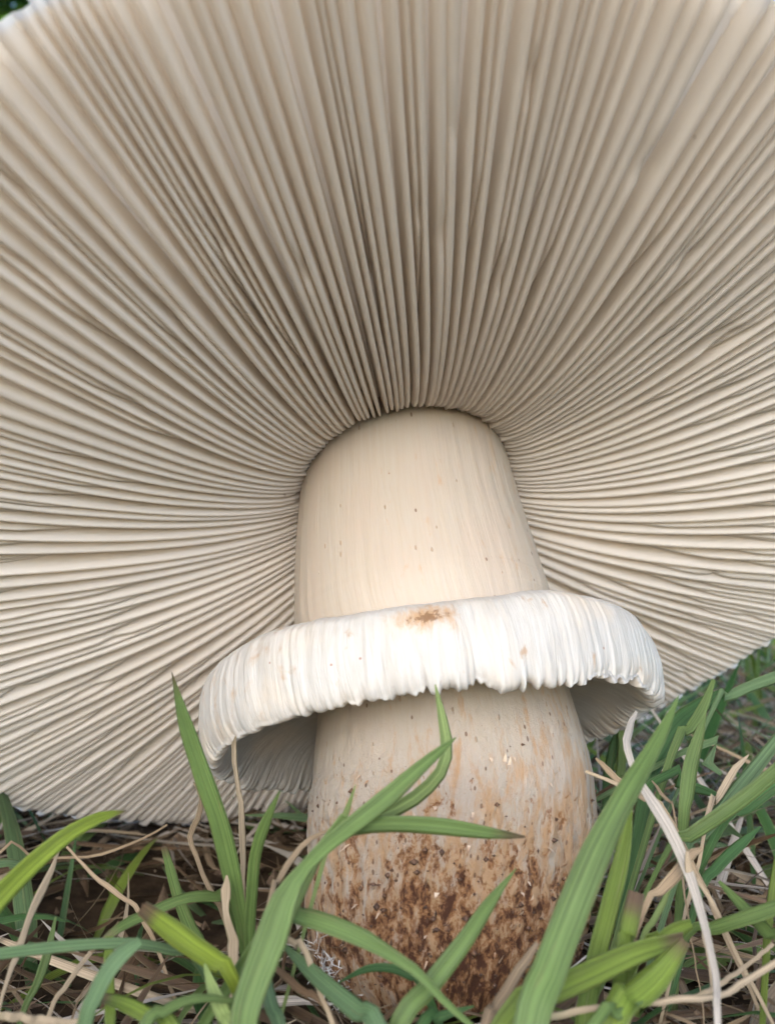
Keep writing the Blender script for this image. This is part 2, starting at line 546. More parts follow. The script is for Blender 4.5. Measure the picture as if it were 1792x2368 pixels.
# --- cap and gills
RIM_TH = np.radians([-180, -160, -147, -130, -118, -105, -85, -60, -45, -38, -28, 0, 30, 45, 70, 90, 115, 132, 150])
RIM_R = np.array([5.6, 5.65, 5.75, 5.82, 5.75, 5.6, 5.4, 5.24, 5.2, 5.2, 5.25, 5.2, 5.0, 4.88, 5.1, 5.3, 5.4, 5.3, 5.45])
def rim_r(th):
    t = (np.asarray(th) + np.pi) % (2 * np.pi) - np.pi
    xs = np.concatenate([RIM_TH, [RIM_TH[0] + 2 * np.pi]])
    ys = np.concatenate([RIM_R, [RIM_R[0]]])
    out = 0
    for o in (-0.1, -0.05, 0, 0.05, 0.1):
        tt = (t + o + np.pi) % (2 * np.pi) - np.pi
        out = out + np.interp(tt, xs, ys)
    return out / 5

R0 = 0.965
BULGE = 0.34
def edge_z(r, th):
    """height of the gill edges over the cap frame (negative = towards the ground)"""
    R = rim_r(th)
    x = np.clip((r - R0) / (R - R0), 0, 1.05)
    wav = 0.05 * np.sin(3 * th + 1.0) * x + 0.03 * np.sin(5 * th) * x
    return -0.17 * (1 - np.clip(x, 0, 1)) ** 2 - 1.0 * x ** 1.05 - BULGE * np.sin(np.pi * np.clip(x, 0, 1) ** 0.65) + wav
def gill_depth(r, th):
    R = rim_r(th)
    x = np.clip((r - R0) / (R - R0), 0, 1)
    return 0.05 + 0.11 * np.sin(np.pi * np.clip(0.25 + 0.75 * x, 0, 1)) ** 0.8 + 0.12 * np.exp(-(np.cos(0.5 * (th - 1.6)) ** -2 - 1) * 3.0) * (1 - x)

def cap_pt(r, th, z, off=0.0):
    e = np.cos(th)[..., None] * CX + np.sin(th)[..., None] * CV
    t = -np.sin(th)[..., None] * CX + np.cos(th)[..., None] * CV
    return CTOP + r[..., None] * e + off[..., None] * t + z[..., None] * CA

def build_cap():
    nu = 220
    th = np.linspace(0, 2 * np.pi, nu, endpoint=False)
    R = rim_r(th)
    rows = []
    for x in np.linspace(0.0, 1.0, 26):                     # roof between the gills
        r = 0.5 + (R * 0.993 - 0.5) * x
        rows.append((r, edge_z(np.maximum(r, R0), th) + gill_depth(np.maximum(r, R0), th)))
    zr = rows[-1][1]
    for x in np.linspace(0.0, 1.0, 26)[1:]:                 # skin over the top
        r = R * 0.996 * (1 - x)
        rows.append((r, zr + 0.02 + (1.75 - zr) * (1 - (1 - x) ** 2.2)))
    V = np.stack([cap_pt(r, th, z, np.zeros(nu)) for r, z in rows], 1)
    thin = np.stack([0.50 * sstep(0.25, 0.95, r / R) for r, z in rows], 1)
    me = mesh_np('cap', local(V.reshape(-1, 3)), grid_faces(nu, len(rows), True), mat_cap(), attrs={'thin': ('FLOAT', thin)})
    return obj('cap', me, mushroom)

cap = build_cap()

def build_gills():
    mat = mat_gill()
    N1, A = 122, 0.58
    ths = (np.arange(N1) + rng.uniform(-0.17, 0.17, N1)) * 2 * np.pi / N1
    ths = ths + 0.008 * np.sin(ths * 9 + 1) + 0.006 * np.sin(ths * 23)
    phi = ths - np.pi / 2
    thr = ths - A * np.sin(phi)              # the gills fan out from a point behind the stem
    def ends(a, b):
        Rr = rim_r(b)
        return np.stack([np.cos(a), np.sin(a)], -1) * (R0 - 0.03), np.stack([np.cos(b), np.sin(b)], -1) * np.asarray(Rr)[..., None]
    gills = [(ths[i], thr[i], 0.0, 1, i) for i in range(N1)]
    gap = np.zeros(N1)                        # 0: empty gap, 1: one short gill, 3: three
    for i in range(N1):
        k = (i + 1) % N1
        da, db = (ths[k] - ths[i]) % (2 * np.pi), (thr[k] - thr[i]) % (2 * np.pi)
        p = 0.34 + 0.66 * sstep(0.034, 0.056, db)
        if rng.random() < p:
            f = rng.uniform(0.46, 0.54)
            gap[i] = 3 if db > 0.062 else 1
            gills.append((ths[i] + da * f, thr[i] + db * f, rng.uniform(0.14, 0.45), 2, i))
            for g in (f * 0.5, (1 + f) * 0.5):
                if db > 0.062:
                    gills.append((ths[i] + da * g, thr[i] + db * g, rng.uniform(0.40, 0.62), 3, i))
    NS = 30
    prof = np.array([(-0.85, 1.0), (-0.95, 0.66), (-1.0, 0.36), (-0.92, 0.14), (-0.55, 0.03), (0, 0.0), (0.55, 0.03), (0.92, 0.14), (1.0, 0.36), (0.95, 0.66), (0.85, 1.0)])
    s_, d_ = prof[:, 0], prof[:, 1]
    for gi, (ta, tb, x0, kind, gp) in enumerate(gills):
        S0, Q0 = ends(np.array(ta), np.array(tb))
        ex = 1 + rng.uniform(-0.006, 0.010)
        x = x0 + (1 - x0) * np.linspace(0, 1, NS)
        plan = S0 + (Q0 * ex - S0) * x[:, None]
        r = np.hypot(plan[:, 0], plan[:, 1])
        th = np.arctan2(plan[:, 1], plan[:, 0])
        dirv = (Q0 - S0) / np.linalg.norm(Q0 - S0)
        lat = np.array([-dirv[1], dirv[0]])
        # spacing to the neighbours along this gill
        dth = 2 * np.pi / N1
        Sa, Qa = ends(np.array(ta + dth), np.array(ta + dth - A * math.sin(ta + dth - np.pi / 2)))
        nb = Sa + (Qa - Sa) * x[:, None]
        sp = np.abs((nb - plan) @ lat)
        full_sp = sp.copy()
        q_ = sp[-1] / r[-1]
        def density(g):
            return 1 + (sstep(0.2, 0.5, x) if g >= 1 else 0 * x) + (2.0 * sstep(0.42, 0.72, x) if g >= 3 else 0 * x)
        den_hi = density(gap[gp])
        den_lo = density(gap[gp - 1]) if kind == 1 else den_hi
        wid = np.where(s_[None] > 0, 1 / den_hi[:, None], 1 / den_lo[:, None])     # half widths towards each neighbour
        base_sp = sp / (1.02 if kind == 1 else 1.08)
        sp = base_sp / np.maximum(den_hi, den_lo)
        calm = 0.35 + 0.65 * float(sstep(0.065, 0.04, q_))
        sway = (vnoise(x * 2.2, np.full(NS, ta * 3.1), 21) - 0.5) * 0.14 + (vnoise(x * 4.5, np.full(NS, gi * 1.7), 22) - 0.5) * 0.08
        lean = (vnoise(np.full(NS, ta * 5.0), x * 1.1, 23) - 0.5) * 0.6 + (vnoise(np.full(NS, gi * 3.3), x * 2.2, 24) - 0.5) * 0.3
        e0 = edge_z(r, th)
        ez = e0 + (vnoise(x * 5, np.full(NS, gi * 0.7), 25) - 0.5) * 0.012
        dp = gill_depth(r, th)
        if kind > 1:                                           # short gills rise slowly out of the groove
            fade = np.clip((x - x0) / 0.24, 0, 1) ** 0.8
            ez = ez + (1 - fade) * dp * 0.97 + 0.012
            thick = 0.42 + 0.03 * rng.random()
        else:
            end = sstep(0.0, 0.05, x)
            ez = ez + (1 - end) * rng.uniform(0.0, 0.06)
            thick = 0.42 + 0.05 * rng.random()
        if rng.random() < 0.12:                                # a nick in the edge
            ez = ez + rng.uniform(0.02, 0.06) * np.exp(-((x - rng.uniform(0.3, 0.98)) / 0.02) ** 2)
        ez = ez + sstep(0.985, 1.0, x) * 0.05
        dd = np.maximum(e0 + dp + 0.02 - ez, 0.02)
        hw = base_sp * thick / np.maximum(den_hi, den_lo) * (0.6 + 0.4 * sstep(x0, x0 + (0.05 if kind == 1 else 0.25), x)) + 0.003
        grow = 1 + (wid * np.maximum(den_hi, den_lo)[:, None] - 1) * d_[None] ** 0.5
        OFF = hw[:, None] * grow * s_[None] * (0.34 + 0.93 * d_[None] ** 0.85) + calm * (sway[:, None] * sp[:, None] + lean[:, None] * sp[:, None] * (1 - d_[None]) * 0.6)
        # rounded edge: the height runs from the edge up into the cap, kept round by the half width
        deep = np.clip((d_[None] - 0.14) / 0.86, 0, 1)
        Z = ez[:, None] + np.where(d_[None] <= 0.14, d_[None] * hw[:, None] * 1.6, 0.224 * hw[:, None] + deep * np.maximum(dd[:, None] - 0.224 * hw[:, None], 0.01))
        PX = plan[:, None, 0] + OFF * lat[0]
        PV = plan[:, None, 1] + OFF * lat[1]
        P = CTOP + PX[..., None] * CX + PV[..., None] * CV + Z[..., None] * CA
        at = np.stack([np.repeat(r[:, None], len(prof), 1), np.repeat(d_[None], NS, 0), np.full((NS, len(prof)), (gi * 0.618) % 1.0)], -1)
        me = mesh_np('gill', local(P.reshape(-1, 3)), grid_faces(NS, len(prof)), mat, attrs={'gill': ('FLOAT_VECTOR', at.reshape(-1, 3))})
        obj('gill', me, cap)
    return len(gills)

build_gills()

# --- ring: a thick skirt round the stem, frilled at its margin
PATCH = (1.9 * math.radians(91), 1.02)
RC = axis_pt(1026, 1702)
def build_ring():
    nu = 1500
    th = np.linspace(0, 2 * np.pi, nu, endpoint=False)
    q = th / (2 * np.pi)
    deg = np.degrees(th)
    def bump(c, w):
        d = (deg - c + 180) % 360 - 180
        return np.exp(-(d / w) ** 2)
    Rm = 1.80 + 0.22 * bump(180, 45) + 0.06 * bump(0, 40) + 0.12 * bump(270, 50)
    # outer profile (radius factor of the margin, height), then the inside back to the stem
    ctrl = np.array([(0.50, 0.60), (0.66, 0.69), (0.79, 0.735), (0.885, 0.725), (0.955, 0.64), (0.993, 0.47), (1.003, 0.27), (0.990, 0.09), (0.962, -0.005),
                     (0.925, -0.01), (0.885, 0.06), (0.84, 0.16), (0.78, 0.25), (0.70, 0.32), (0.60, 0.38), (0.50, 0.42)])
    cl = np.concatenate([[0], np.cumsum(np.linalg.norm(np.diff(ctrl * np.array([1.9, 1.0]), axis=0), axis=1))])
    nv = 84
    s = np.linspace(0, cl[-1], nv)
    rf = smooth_interp(s, cl, ctrl[:, 0], 0.05)
    zf = smooth_interp(s, cl, ctrl[:, 1], 0.05)
    smar = cl[8]
    T, S = np.meshgrid(th, s, indexing='ij')
    Q = T / (2 * np.pi)
    near_mar = np.exp(-((S - smar) / 0.15) ** 2)
    # ragged margin, smoother where it is rolled under on one side
    rag = 1.0 - 0.75 * bump(140, 32)
    jag = (vnoise(q * 150, q * 0, 31, 150) - 0.5) * 0.07 + (vnoise(q * 400, q * 0, 32, 400) - 0.5) * 0.085 + (vnoise(q * 34, q * 0, 33, 34) - 0.5) * 0.05 + (vnoise(q * 14, q * 0, 39, 14) - 0.5) * 0.07
    notch = bump(81, 1.8) * 0.06
    step = 0.05 * sstep(82.5, 80.5, deg) * sstep(40, 60, deg)
    droop = -0.10 * bump(207, 32)
    dz = (jag * rag * 0.8 + notch - step + droop)[:, None] * near_mar
    # striations running from the stem to the margin
    warp = (vnoise(Q * 20, S * 1.8, 34, 20) - 0.5) * 2.6
    ridge = (vnoise(Q * 330 + warp, S * 0.8, 35, 330) - 0.5) * 0.010 + (vnoise(Q * 120 + warp, S * 1.8, 36, 120) - 0.5) * 0.012 + (vnoise(Q * 45 + warp, S * 3.0, 38, 45) - 0.5) * 0.020 + (vnoise(Q * 14, S * 1.5, 37, 14) - 0.5) * 0.07
    fade = sstep(0.1, 0.6, S)
    inner = S > smar
    ridge = ridge * fade * np.where(inner, -0.55, 1.0)
    crease = -0.05 * (bump(81, 3.0)[:, None]) * sstep(0.6, 1.3, S) * (~inner)
    rad = Rm[:, None] * rf[None, :] + ridge + crease
    tilt = 0.10 * np.sin(T - math.radians(20)) * 0
    hz = zf[None, :] * (1.0 - 0.10 * bump(0, 50)[:, None] - 0.11 * bump(102, 34)[:, None] + 0.06 * bump(150, 40)[:, None]) + dz + ridge * 0.35 * (S < smar)
    hz = hz + tilt
    P = RC + (np.cos(T) * rad)[..., None] * RX + (np.sin(T) * rad)[..., None] * RV + hz[..., None] * RA
    at = np.stack([T * 1.9, S, S * 0], -1)
    me = mesh_np('ring', local(P.reshape(-1, 3)), grid_faces(nu, nv, True), mat_ring(), attrs={'ringco': ('FLOAT_VECTOR', at.reshape(-1, 3))})
    obj('ring', me, mushroom)
build_ring()

# ------------------------------------------------------------------ grass and straw
M_GREEN = mat_blade('grass_blade', 0.42, 0.42, 0.4, 11.0, 0.55, 1.4)
M_STRAW = mat_blade('dry_straw', 0.18, 0.55, 0.3, 8.0, 0.45, 1.45)

def catmull(P, n):
    P = np.asarray(P, float)
    Q = np.vstack([2 * P[0] - P[1], P, 2 * P[-1] - P[-2]])
    d = np.concatenate([[0], np.cumsum(np.linalg.norm(np.diff(P[:, :3], axis=0), axis=1) + 1e-6)])
    t = np.linspace(0, d[-1], n)
    k = np.clip(np.searchsorted(d, t, side='right') - 1, 0, len(P) - 2)
    f = ((t - d[k]) / (d[k + 1] - d[k]))[:, None]
    a, b, c, e = Q[k], Q[k + 1], Q[k + 2], Q[k + 3]
    return 0.5 * (2 * b + (c - a) * f + (2 * a - 5 * b + 4 * c - e) * f ** 2 + (3 * b - a - 3 * c + e) * f ** 3)

def ground_at(Pw):
    return ground_h(Pw[..., 0] / U, Pw[..., 1] / U) * U

COLS = {'green': (0.15, 0.23, 0.066), 'blue': (0.125, 0.205, 0.09), 'lime': (0.235, 0.31, 0.038), 'pale': (0.26, 0.335, 0.11),
        'olive': (0.17, 0.24, 0.035), 'deep': (0.065, 0.15, 0.045),
        'straw': (0.43, 0.335, 0.225), 'tan': (0.31, 0.225, 0.14), 'silver': (0.52, 0.46, 0.39), 'brown': (0.13, 0.08, 0.045)}
CROPS = {'d': (0, 0, 1 / 1.0705), 'a': (0, 1750, 1.86), 'b': (892, 1750, 1.86), 'r': (1000, 1330, 2.1136)}

def blade(name, cat, label, crop, pts, z0, z1, widths, colour, tip=None, twist=0.3, fold=0.22, root=True, group=None, tipcol='brown'):
    """one grass blade or straw from its root (first point) to its tip, with its own depth, thickness and fold"""
    ox, oy, sc = CROPS[crop]
    pts = [(ox + x / sc, oy + y / sc) for x, y in pts]
    n = len(pts)
    zs = np.linspace(z0, z1, n)
    W = np.interp(np.linspace(0, 1, n), np.linspace(0, 1, len(widths)), widths) / sc
    rows = [np.concatenate([cw(px(x, y, z)) / U, [w / FPX * z]]) for (x, y), z, w in zip(pts, zs, W)]
    rows = np.array(rows)
    if cat == 'straw':
        fold *= 0.6
    g = ground_h(rows[0, 0], rows[0, 1])
    if root and rows[0, 2] > g + 0.03:                     # run on down to the soil
        d = rows[0, :3] - rows[1, :3]
        d /= np.linalg.norm(d) + 1e-9
        d = d * 0.7 + np.array([0, 0, -0.7])
        hgt = rows[0, 2] - g + 0.08
        k = hgt / max(-d[2], 0.3)
        q = rows[0, :3] + d * k
        rows = np.vstack([[*q, rows[0, 3] * 0.6], rows])
    C = catmull(rows, 30)
    P, w = C[:, :3], np.maximum(C[:, 3], 0.006)
    if cat == 'straw':                                     # dry stalks are crumpled and narrow unevenly
        q = np.linspace(0, 9, 30)
        sd = int(rng.integers(1, 9999))
        P = P + np.stack([vnoise(q, q * 0 + k, sd) - 0.5 for k in range(3)], -1) * 0.02 + np.stack([vnoise(q * 2.5, q * 0 + k, sd + 1) - 0.5 for k in range(3)], -1) * 0.012
        w = w * (0.66 + 0.36 * vnoise(q * 1.2, q * 0 + 5, sd))
    else:
        q = np.linspace(0, 14, 30)
        w = w * (0.95 + 0.10 * vnoise(q, q * 0 + 3, int(rng.integers(1, 9999))))
    P[:, 2] = np.maximum(P[:, 2], ground_h(P[:, 0], P[:, 1]) - 0.1)
    T = np.gradient(P, axis=0)
    T /= np.linalg.norm(T, axis=1)[:, None] + 1e-9
    view = P - np.array([0, 0, HC])
    view /= np.linalg.norm(view, axis=1)[:, None]
    S = np.cross(T, view)
    S /= np.linalg.norm(S, axis=1)[:, None] + 1e-9
    N = np.cross(S, T)
    t = np.linspace(0, 1, len(P))
    ph = twist * np.sin(t * 2.6 + rng.uniform(0, 6)) + rng.uniform(-0.15, 0.15)
    S2 = S * np.cos(ph)[:, None] + N * np.sin(ph)[:, None]
    N2 = -S * np.sin(ph)[:, None] + N * np.cos(ph)[:, None]
    half = w / 2 / np.maximum(np.cos(ph), 0.6)
    us = np.array([-1, -0.55, 0, 0.55, 1, 0.55, 0, -0.55])
    hs = np.array([0.0, 0.5, 1.0, 0.5, 0.0, 0.5, 1.0, 0.5])
    lo = np.array([0, 0, 0, 0, 0, 1, 1, 1])
    th = 0.010 + 0.03 * half
    V = P[:, None] + S2[:, None] * (half[:, None] * us[None])[..., None] + N2[:, None] * ((hs[None] * fold * half[:, None]) - lo[None] * th[:, None] * -1)[..., None]
    m = len(us)
    idx = np.arange(len(P) * m).reshape(len(P), m)
    nxt = np.roll(idx, -1, 1)
    F = np.stack([idx[:-1], nxt[:-1], nxt[1:], idx[1:]], -1).reshape(-1, 4)
    caps = np.array([[0, 1, 7, 7], [1, 2, 6, 7], [2, 3, 5, 6], [3, 4, 5, 5]])
    base = np.array(COLS[colour] if isinstance(colour, str) else colour)
    c = np.repeat((base * rng.uniform(0.9, 1.1))[None], len(P), 0)
    if tip:
        k = sstep(1 - tip, 1 - tip * 0.35, t)[:, None]
        c = c * (1 - k) + np.array(COLS[tipcol]) * k
    pale = sstep(0.22, 0.0, t)[:, None] * 0.5
    c = c * (1 - pale) + np.array((0.36, 0.33, 0.17)) * pale
    tint = np.concatenate([np.repeat(c[:, None], m, 1), np.ones((len(P), m, 1))], -1)
    length = np.concatenate([[0], np.cumsum(np.linalg.norm(np.diff(P, axis=0), axis=1))])
    at = np.stack([np.repeat(us[None], len(P), 0), np.repeat(length[:, None], m, 1), np.full((len(P), m), rng.random())], -1)
    origin = P[0].copy()
    me = mesh_np(name, ((V - origin) * U).reshape(-1, 3), F, M_STRAW if cat == 'straw' else M_GREEN,
                 attrs={'tint': ('FLOAT_COLOR', tint.reshape(-1, 4)), 'blade': ('FLOAT_VECTOR', at.reshape(-1, 3))})
    o = obj(name, me, None, origin * U)
    tag(o, label, cat, group)
    return o

G, ST = ('grass_blade', 'grass'), ('straw', 'straw')
# in front of the stem and the ring
blade(*G, 'long broad grass blade crossing the stem below the ring, folded half way up', 'a',
      [(1040, 1200), (1085, 1000), (1160, 800), (1225, 610), (1300, 490), (1400, 385), (1540, 275), (1674, 168), (1792, 60), (1890, -25), (1961, -83)], 5.4, 6.2, [120, 135, 140, 110, 58, 66, 76, 78, 62, 40, 3], 'green', None, 0.2, 0.3)
blade(*G, 'curled grass blade arching over the stem, its dark tip pointing up at the ring margin', 'd',
      [(690, 1850), (740, 1806), (800, 1773), (880, 1735), (935, 1690), (962, 1645), (963, 1590), (951, 1530), (940, 1478)], 5.9, 6.75, [16, 22, 26, 30, 28, 26, 26, 16, 2], 'pale', None, 0.5)
blade(*G, 'brown-tipped grass blade lying level across the stained stem', 'd',
      [(690, 1835), (760, 1790), (840, 1780), (950, 1785), (1060, 1800), (1134, 1808)], 5.9, 6.1, [22, 34, 36, 37, 26, 5], 'green', 0.06)
blade(*G, 'tall upright grass blade reaching past the left edge of the ring', 'a',
      [(1075, 900), (1035, 690), (1000, 520), (945, 290), (876, 90), (796, -149), (740, -364)], 7.0, 6.7, [70, 62, 78, 84, 80, 58, 3], 'green', 0.05, 0.15, 0.3)
blade(*G, 'widest grass blade, slanting up beside the right of the stained stem', 'b',
      [(615, 1190), (700, 930), (790, 690), (910, 400), (1030, 165), (1120, 15), (1200, -130), (1258, -262)], 5.2, 6.3, [150, 150, 140, 125, 100, 78, 50, 3], 'green', None, 0.15, 0.35)
blade(*G, 'narrow grass blade standing right behind the widest slanting blade', 'b',
      [(850, 1190), (890, 930), (960, 650), (1015, 430), (1050, 225)], 5.9, 6.5, [85, 85, 80, 70, 20], 'olive', None, 0.2)
blade(*G, 'grass blade slanting up in front of the soiled stem foot', 'b',
      [(40, 1190), (190, 985), (340, 790), (450, 625), (560, 480)], 5.6, 6.1, [85, 85, 75, 50, 3], 'green', None, 0.2)
blade(*G, 'drooping grass blade curving down across the left of the stem foot', 'a',
      [(1180, 700), (1265, 680), (1400, 715), (1560, 780), (1680, 850), (1800, 930), (1900, 1040), (2030, 1160)], 5.9, 5.5, [60, 76, 84, 80, 56, 42, 36, 26], 'green', None, 0.25, 0.3, root=True)
blade(*G, 'broad grass blade running down into the thatch left of the stem foot', 'a',
      [(1640, 1190), (1540, 1095), (1430, 1005), (1330, 915), (1225, 815)], 5.5, 6.0, [90, 88, 80, 66, 22], 'blue', None, 0.15)
blade(*G, 'small arched grass blade hugging the bottom of the stem', 'a',
      [(1830, 1010), (1760, 940), (1670, 908), (1570, 915), (1450, 975)], 6.3, 6.2, [40, 38, 36, 30, 4], 'deep', None, 0.3)
blade(*G, 'slender upright grass blade with a pale pointed tip beside the tall blade', 'a',
      [(1080, 920), (1075, 760), (1083, 600), (1100, 420), (1140, 290), (1205, 145)], 6.9, 6.6, [48, 50, 50, 52, 46, 3], 'green', None, 0.2)
blade(*G, 'thin pale grass tip rising behind the folded broad blade', 'a',
      [(1400, 420), (1440, 350), (1485, 250), (1530, 120)], 6.3, 6.4, [20, 34, 30, 3], 'pale')
blade(*G, 'yellow-green cut grass blade with a browned blunt end', 'a',
      [(1010, 975), (930, 885), (830, 815), (710, 725), (612, 650)], 5.8, 5.7, [60, 88, 96, 92, 66], 'lime', 0.07, 0.1, 0.35)
blade(*G, 'bent grass blade below the yellow-green cut blade', 'a',
      [(1010, 1200), (965, 1110), (920, 1010), (880, 890)], 5.5, 5.7, [80, 72, 55, 10], 'pale')
blade(*G, 'long bluish grass blade arching level over the straw beside the stem', 'a',
      [(860, 900), (760, 840), (650, 812), (500, 802), (250, 818), (-60, 855)], 6.0, 5.6, [30, 42, 46, 46, 50, 50], 'blue', None, 0.2)
blade(*G, 'bluish grass blade bent over at its top, rising through the straw', 'a',
      [(355, 1200), (410, 1030), (470, 915), (540, 835), (605, 792)], 5.3, 5.5, [66, 72, 72, 66, 40], 'blue')
blade(*G, 'slim grass blade arching from a straw over the dark hollow', 'a',
      [(990, 640), (930, 602), (800, 608), (650, 668), (510, 738), (395, 838)], 7.2, 6.4, [40, 46, 46, 44, 40, 14], 'green', 0.1, tipcol='tan')
blade(*G, 'short straight grass blade rising from the dark hollow under the cap', 'a',
      [(870, 830), (820, 735), (770, 610), (735, 490), (706, 388)], 7.5, 7.5, [50, 54, 50, 40, 26], 'green', 0.05, 0.1)
blade(*G, 'bright grass blade with a tiny black tip reaching up over the cap rim', 'a',
      [(-120, 800), (-30, 640), (70, 530), (170, 435), (300, 330), (430, 262), (545, 232)], 5.6, 6.4, [110, 104, 92, 80, 66, 52, 4], 'lime', 0.03, 0.15, 0.35)
blade(*G, 'bluish grass tip showing beneath the cap rim', 'a', [(-60, 470), (30, 455), (110, 465), (185, 468)], 7.6, 7.9, [44, 36, 26, 3], 'blue', root=False)
blade(*G, 'olive blunt grass blade lying low among the straw', 'a', [(760, 1190), (640, 1115), (520, 1055), (410, 1030)], 5.4, 5.6, [74, 68, 60, 30], 'olive', 0.08)
blade(*G, 'light grass blade curving over the olive blunt blade', 'a', [(600, 1200), (700, 1100), (800, 1050), (900, 1038), (1000, 1050)], 5.3, 5.6, [50, 48, 42, 34, 22], 'green')
blade(*G, 'upright grass blade tucked behind the folded broad blade', 'a', [(1210, 1200), (1170, 1080), (1140, 960), (1110, 850)], 5.7, 5.9, [64, 62, 60, 40], 'blue')
blade(*G, 'narrow dark grass blade beside the pale dry straw', 'a', [(95, 1120), (160, 980), (205, 850), (242, 688)], 6.6, 6.9, [26, 36, 38, 8], 'green')
blade(*G, 'thin upright grass blade behind the bent bluish blade', 'a', [(475, 1180), (475, 1040), (470, 900), (472, 770)], 5.9, 6.3, [46, 44, 44, 36], 'olive')
blade(*G, 'wide olive grass blade with a cut end sloping across the slanting blade foot', 'b',
      [(520, 1130), (720, 1010), (900, 925), (1090, 840), (1285, 785)], 5.5, 5.9, [100, 110, 108, 92, 60], 'olive', 0.06, 0.1, 0.4)
blade(*G, 'dark olive grass blade with a ragged end below the cut sloping blade', 'b',
      [(980, 1130), (1060, 1040), (1170, 940), (1285, 790)], 5.4, 5.7, [120, 130, 112, 50], 'olive', 0.05)
blade(*G, 'short cut grass blade with a browned end behind the slanting blade', 'b', [(1020, 860), (1040, 760), (1060, 660), (1078, 582)], 6.0, 6.1, [70, 76, 76, 68], 'olive', 0.12, 0.1)
blade(*G, 'blunt grass tip poking above the cut sloping blade', 'b', [(1090, 850), (1180, 790), (1250, 745), (1315, 718)], 6.1, 6.2, [40, 60, 64, 40], 'olive')
blade(*G, 'bright grass blade fanning out right of the twisted silver straw', 'b', [(1200, 420), (1290, 350), (1420, 262), (1560, 160), (1760, -10)], 7.0, 7.0, [24, 56, 64, 66, 60], 'green', None, 0.2, 0.4)
blade(*G, 'bluish grass blade fanning out above the bright fanned blade', 'b', [(1280, 430), (1350, 340), (1460, 205), (1570, 70), (1720, -120)], 7.2, 7.6, [30, 56, 66, 62, 50], 'blue')
blade(*G, 'upright pointed grass blade near the fanned blades', 'r', [(1222, 1250), (1240, 1080), (1260, 930), (1300, 790), (1336, 668)], 7.4, 7.6, [48, 70, 70, 50, 3], 'green')
blade(*G, 'green grass blade entering level across the thatch right of the silver straw', 'b', [(1290, 775), (1400, 740), (1540, 695), (1760, 620)], 6.6, 6.2, [30, 56, 62, 62], 'green')
blade(*G, 'grass blade sloping down across the level blade in the thatch', 'b', [(1740, 870), (1640, 755), (1540, 650), (1430, 535)], 6.1, 6.7, [50, 54, 50, 14], 'green')
blade(*G, 'thin light grass blade beside the tattered straw', 'b', [(1090, 830), (1150, 705), (1190, 630), (1222, 560)], 6.6, 6.7, [26, 30, 28, 10], 'pale')
blade(*G, 'dark grass blade bending out from under the cap edge', 'r', [(1050, 1020), (1110, 880), (1200, 730), (1310, 640), (1425, 565)], 8.4, 9.0, [80, 130, 110, 80, 30], 'deep', None, 0.2)
blade(*G, 'grass blade leaning upright before the dark bending blade', 'r', [(1170, 870), (1250, 760), (1320, 650), (1372, 510)], 8.2, 8.5, [40, 50, 50, 20], 'green', None, 0.2)
blade(*G, 'bluish grass blade arching over the thatch toward open ground', 'r', [(1360, 670), (1440, 600), (1550, 545), (1760, 470)], 8.6, 8.8, [22, 50, 56, 60], 'blue')
blade(*G, 'dark grass blade standing under the ring beside the stem', 'r', [(850, 1060), (860, 960), (880, 850), (900, 760)], 10.6, 10.8, [44, 50, 44, 24], 'deep')
blade(*G, 'second dark grass blade under the ring, beside the drooping straw', 'r', [(905, 1060), (920, 950), (925, 840), (915, 760)], 10.5, 10.7, [40, 48, 44, 30], 'green')
blade(*G, 'dark low grass blade crossing behind the silver straw', 'r', [(1080, 1010), (1200, 1020), (1300, 1045), (1390, 1075)], 7.9, 7.9, [40, 52, 50, 24], 'deep', root=True)
blade(*G, 'pale short grass blade lying behind the upright pointed blade', 'r', [(1230, 860), (1320, 905), (1410, 972)], 8.3, 8.2, [30, 60, 20], 'blue', root=True)
blade(*G, 'dark grass blade under the fanned blades', 'b', [(1340, 610), (1420, 480), (1520, 380), (1610, 300)], 7.2, 7.5, [36, 50, 46, 8], 'deep')
blade(*G, 'dark wide grass blade beside the lower fanned blade', 'b', [(1420, 330), (1540, 220), (1640, 140), (1760, 60)], 7.5, 7.6, [40, 66, 70, 60], 'deep')
blade(*G, 'yellow-green grass blade at the far thatch edge', 'b', [(1640, 760), (1655, 640), (1680, 480), (1710, 330)], 6.6, 6.8, [34, 40, 40, 20], 'olive')
blade(*G, 'low dark grass blade at the very foot of the stem', 'b', [(140, 1180), (230, 1120), (380, 1072)], 5.7, 5.9, [50, 46, 8], 'deep')
blade(*G, 'light grass blade lying on the long level straw', 'b', [(880, 1170), (1000, 1110), (1110, 1050)], 5.3, 5.5, [50, 48, 8], 'green')

# dry straws
blade(*ST, 'twisted silver straw hanging from the ring edge down to the thatch', 'b',
      [(1432, 1180), (1420, 1000), (1395, 840), (1355, 680), (1305, 520), (1240, 360), (1150, 205), (1085, 90), (1042, -40), (1046, -110), (1085, -190)], 5.3, 7.6, [34, 38, 40, 46, 52, 62, 56, 30, 34, 40, 14], 'silver', None, 0.5, 0.4)
blade(*ST, 'pale dry straw leaning up from the thatch to the cap rim', 'a', [(-10, 1120), (55, 890), (125, 700), (195, 550), (268, 398)], 6.1, 6.6, [16, 28, 36, 36, 3], 'straw', None, 0.3)
blade(*ST, 'thin straw joining the bright blade with the tiny black tip', 'a', [(-60, 560), (40, 505), (150, 445)], 5.9, 6.2, [26, 24, 10], 'straw', root=False)
blade(*ST, 'thin grey straw slanting through the dark hollow', 'a', [(620, 700), (520, 600), (400, 510), (290, 382)], 7.6, 7.8, [26, 26, 24, 14], 'tan')
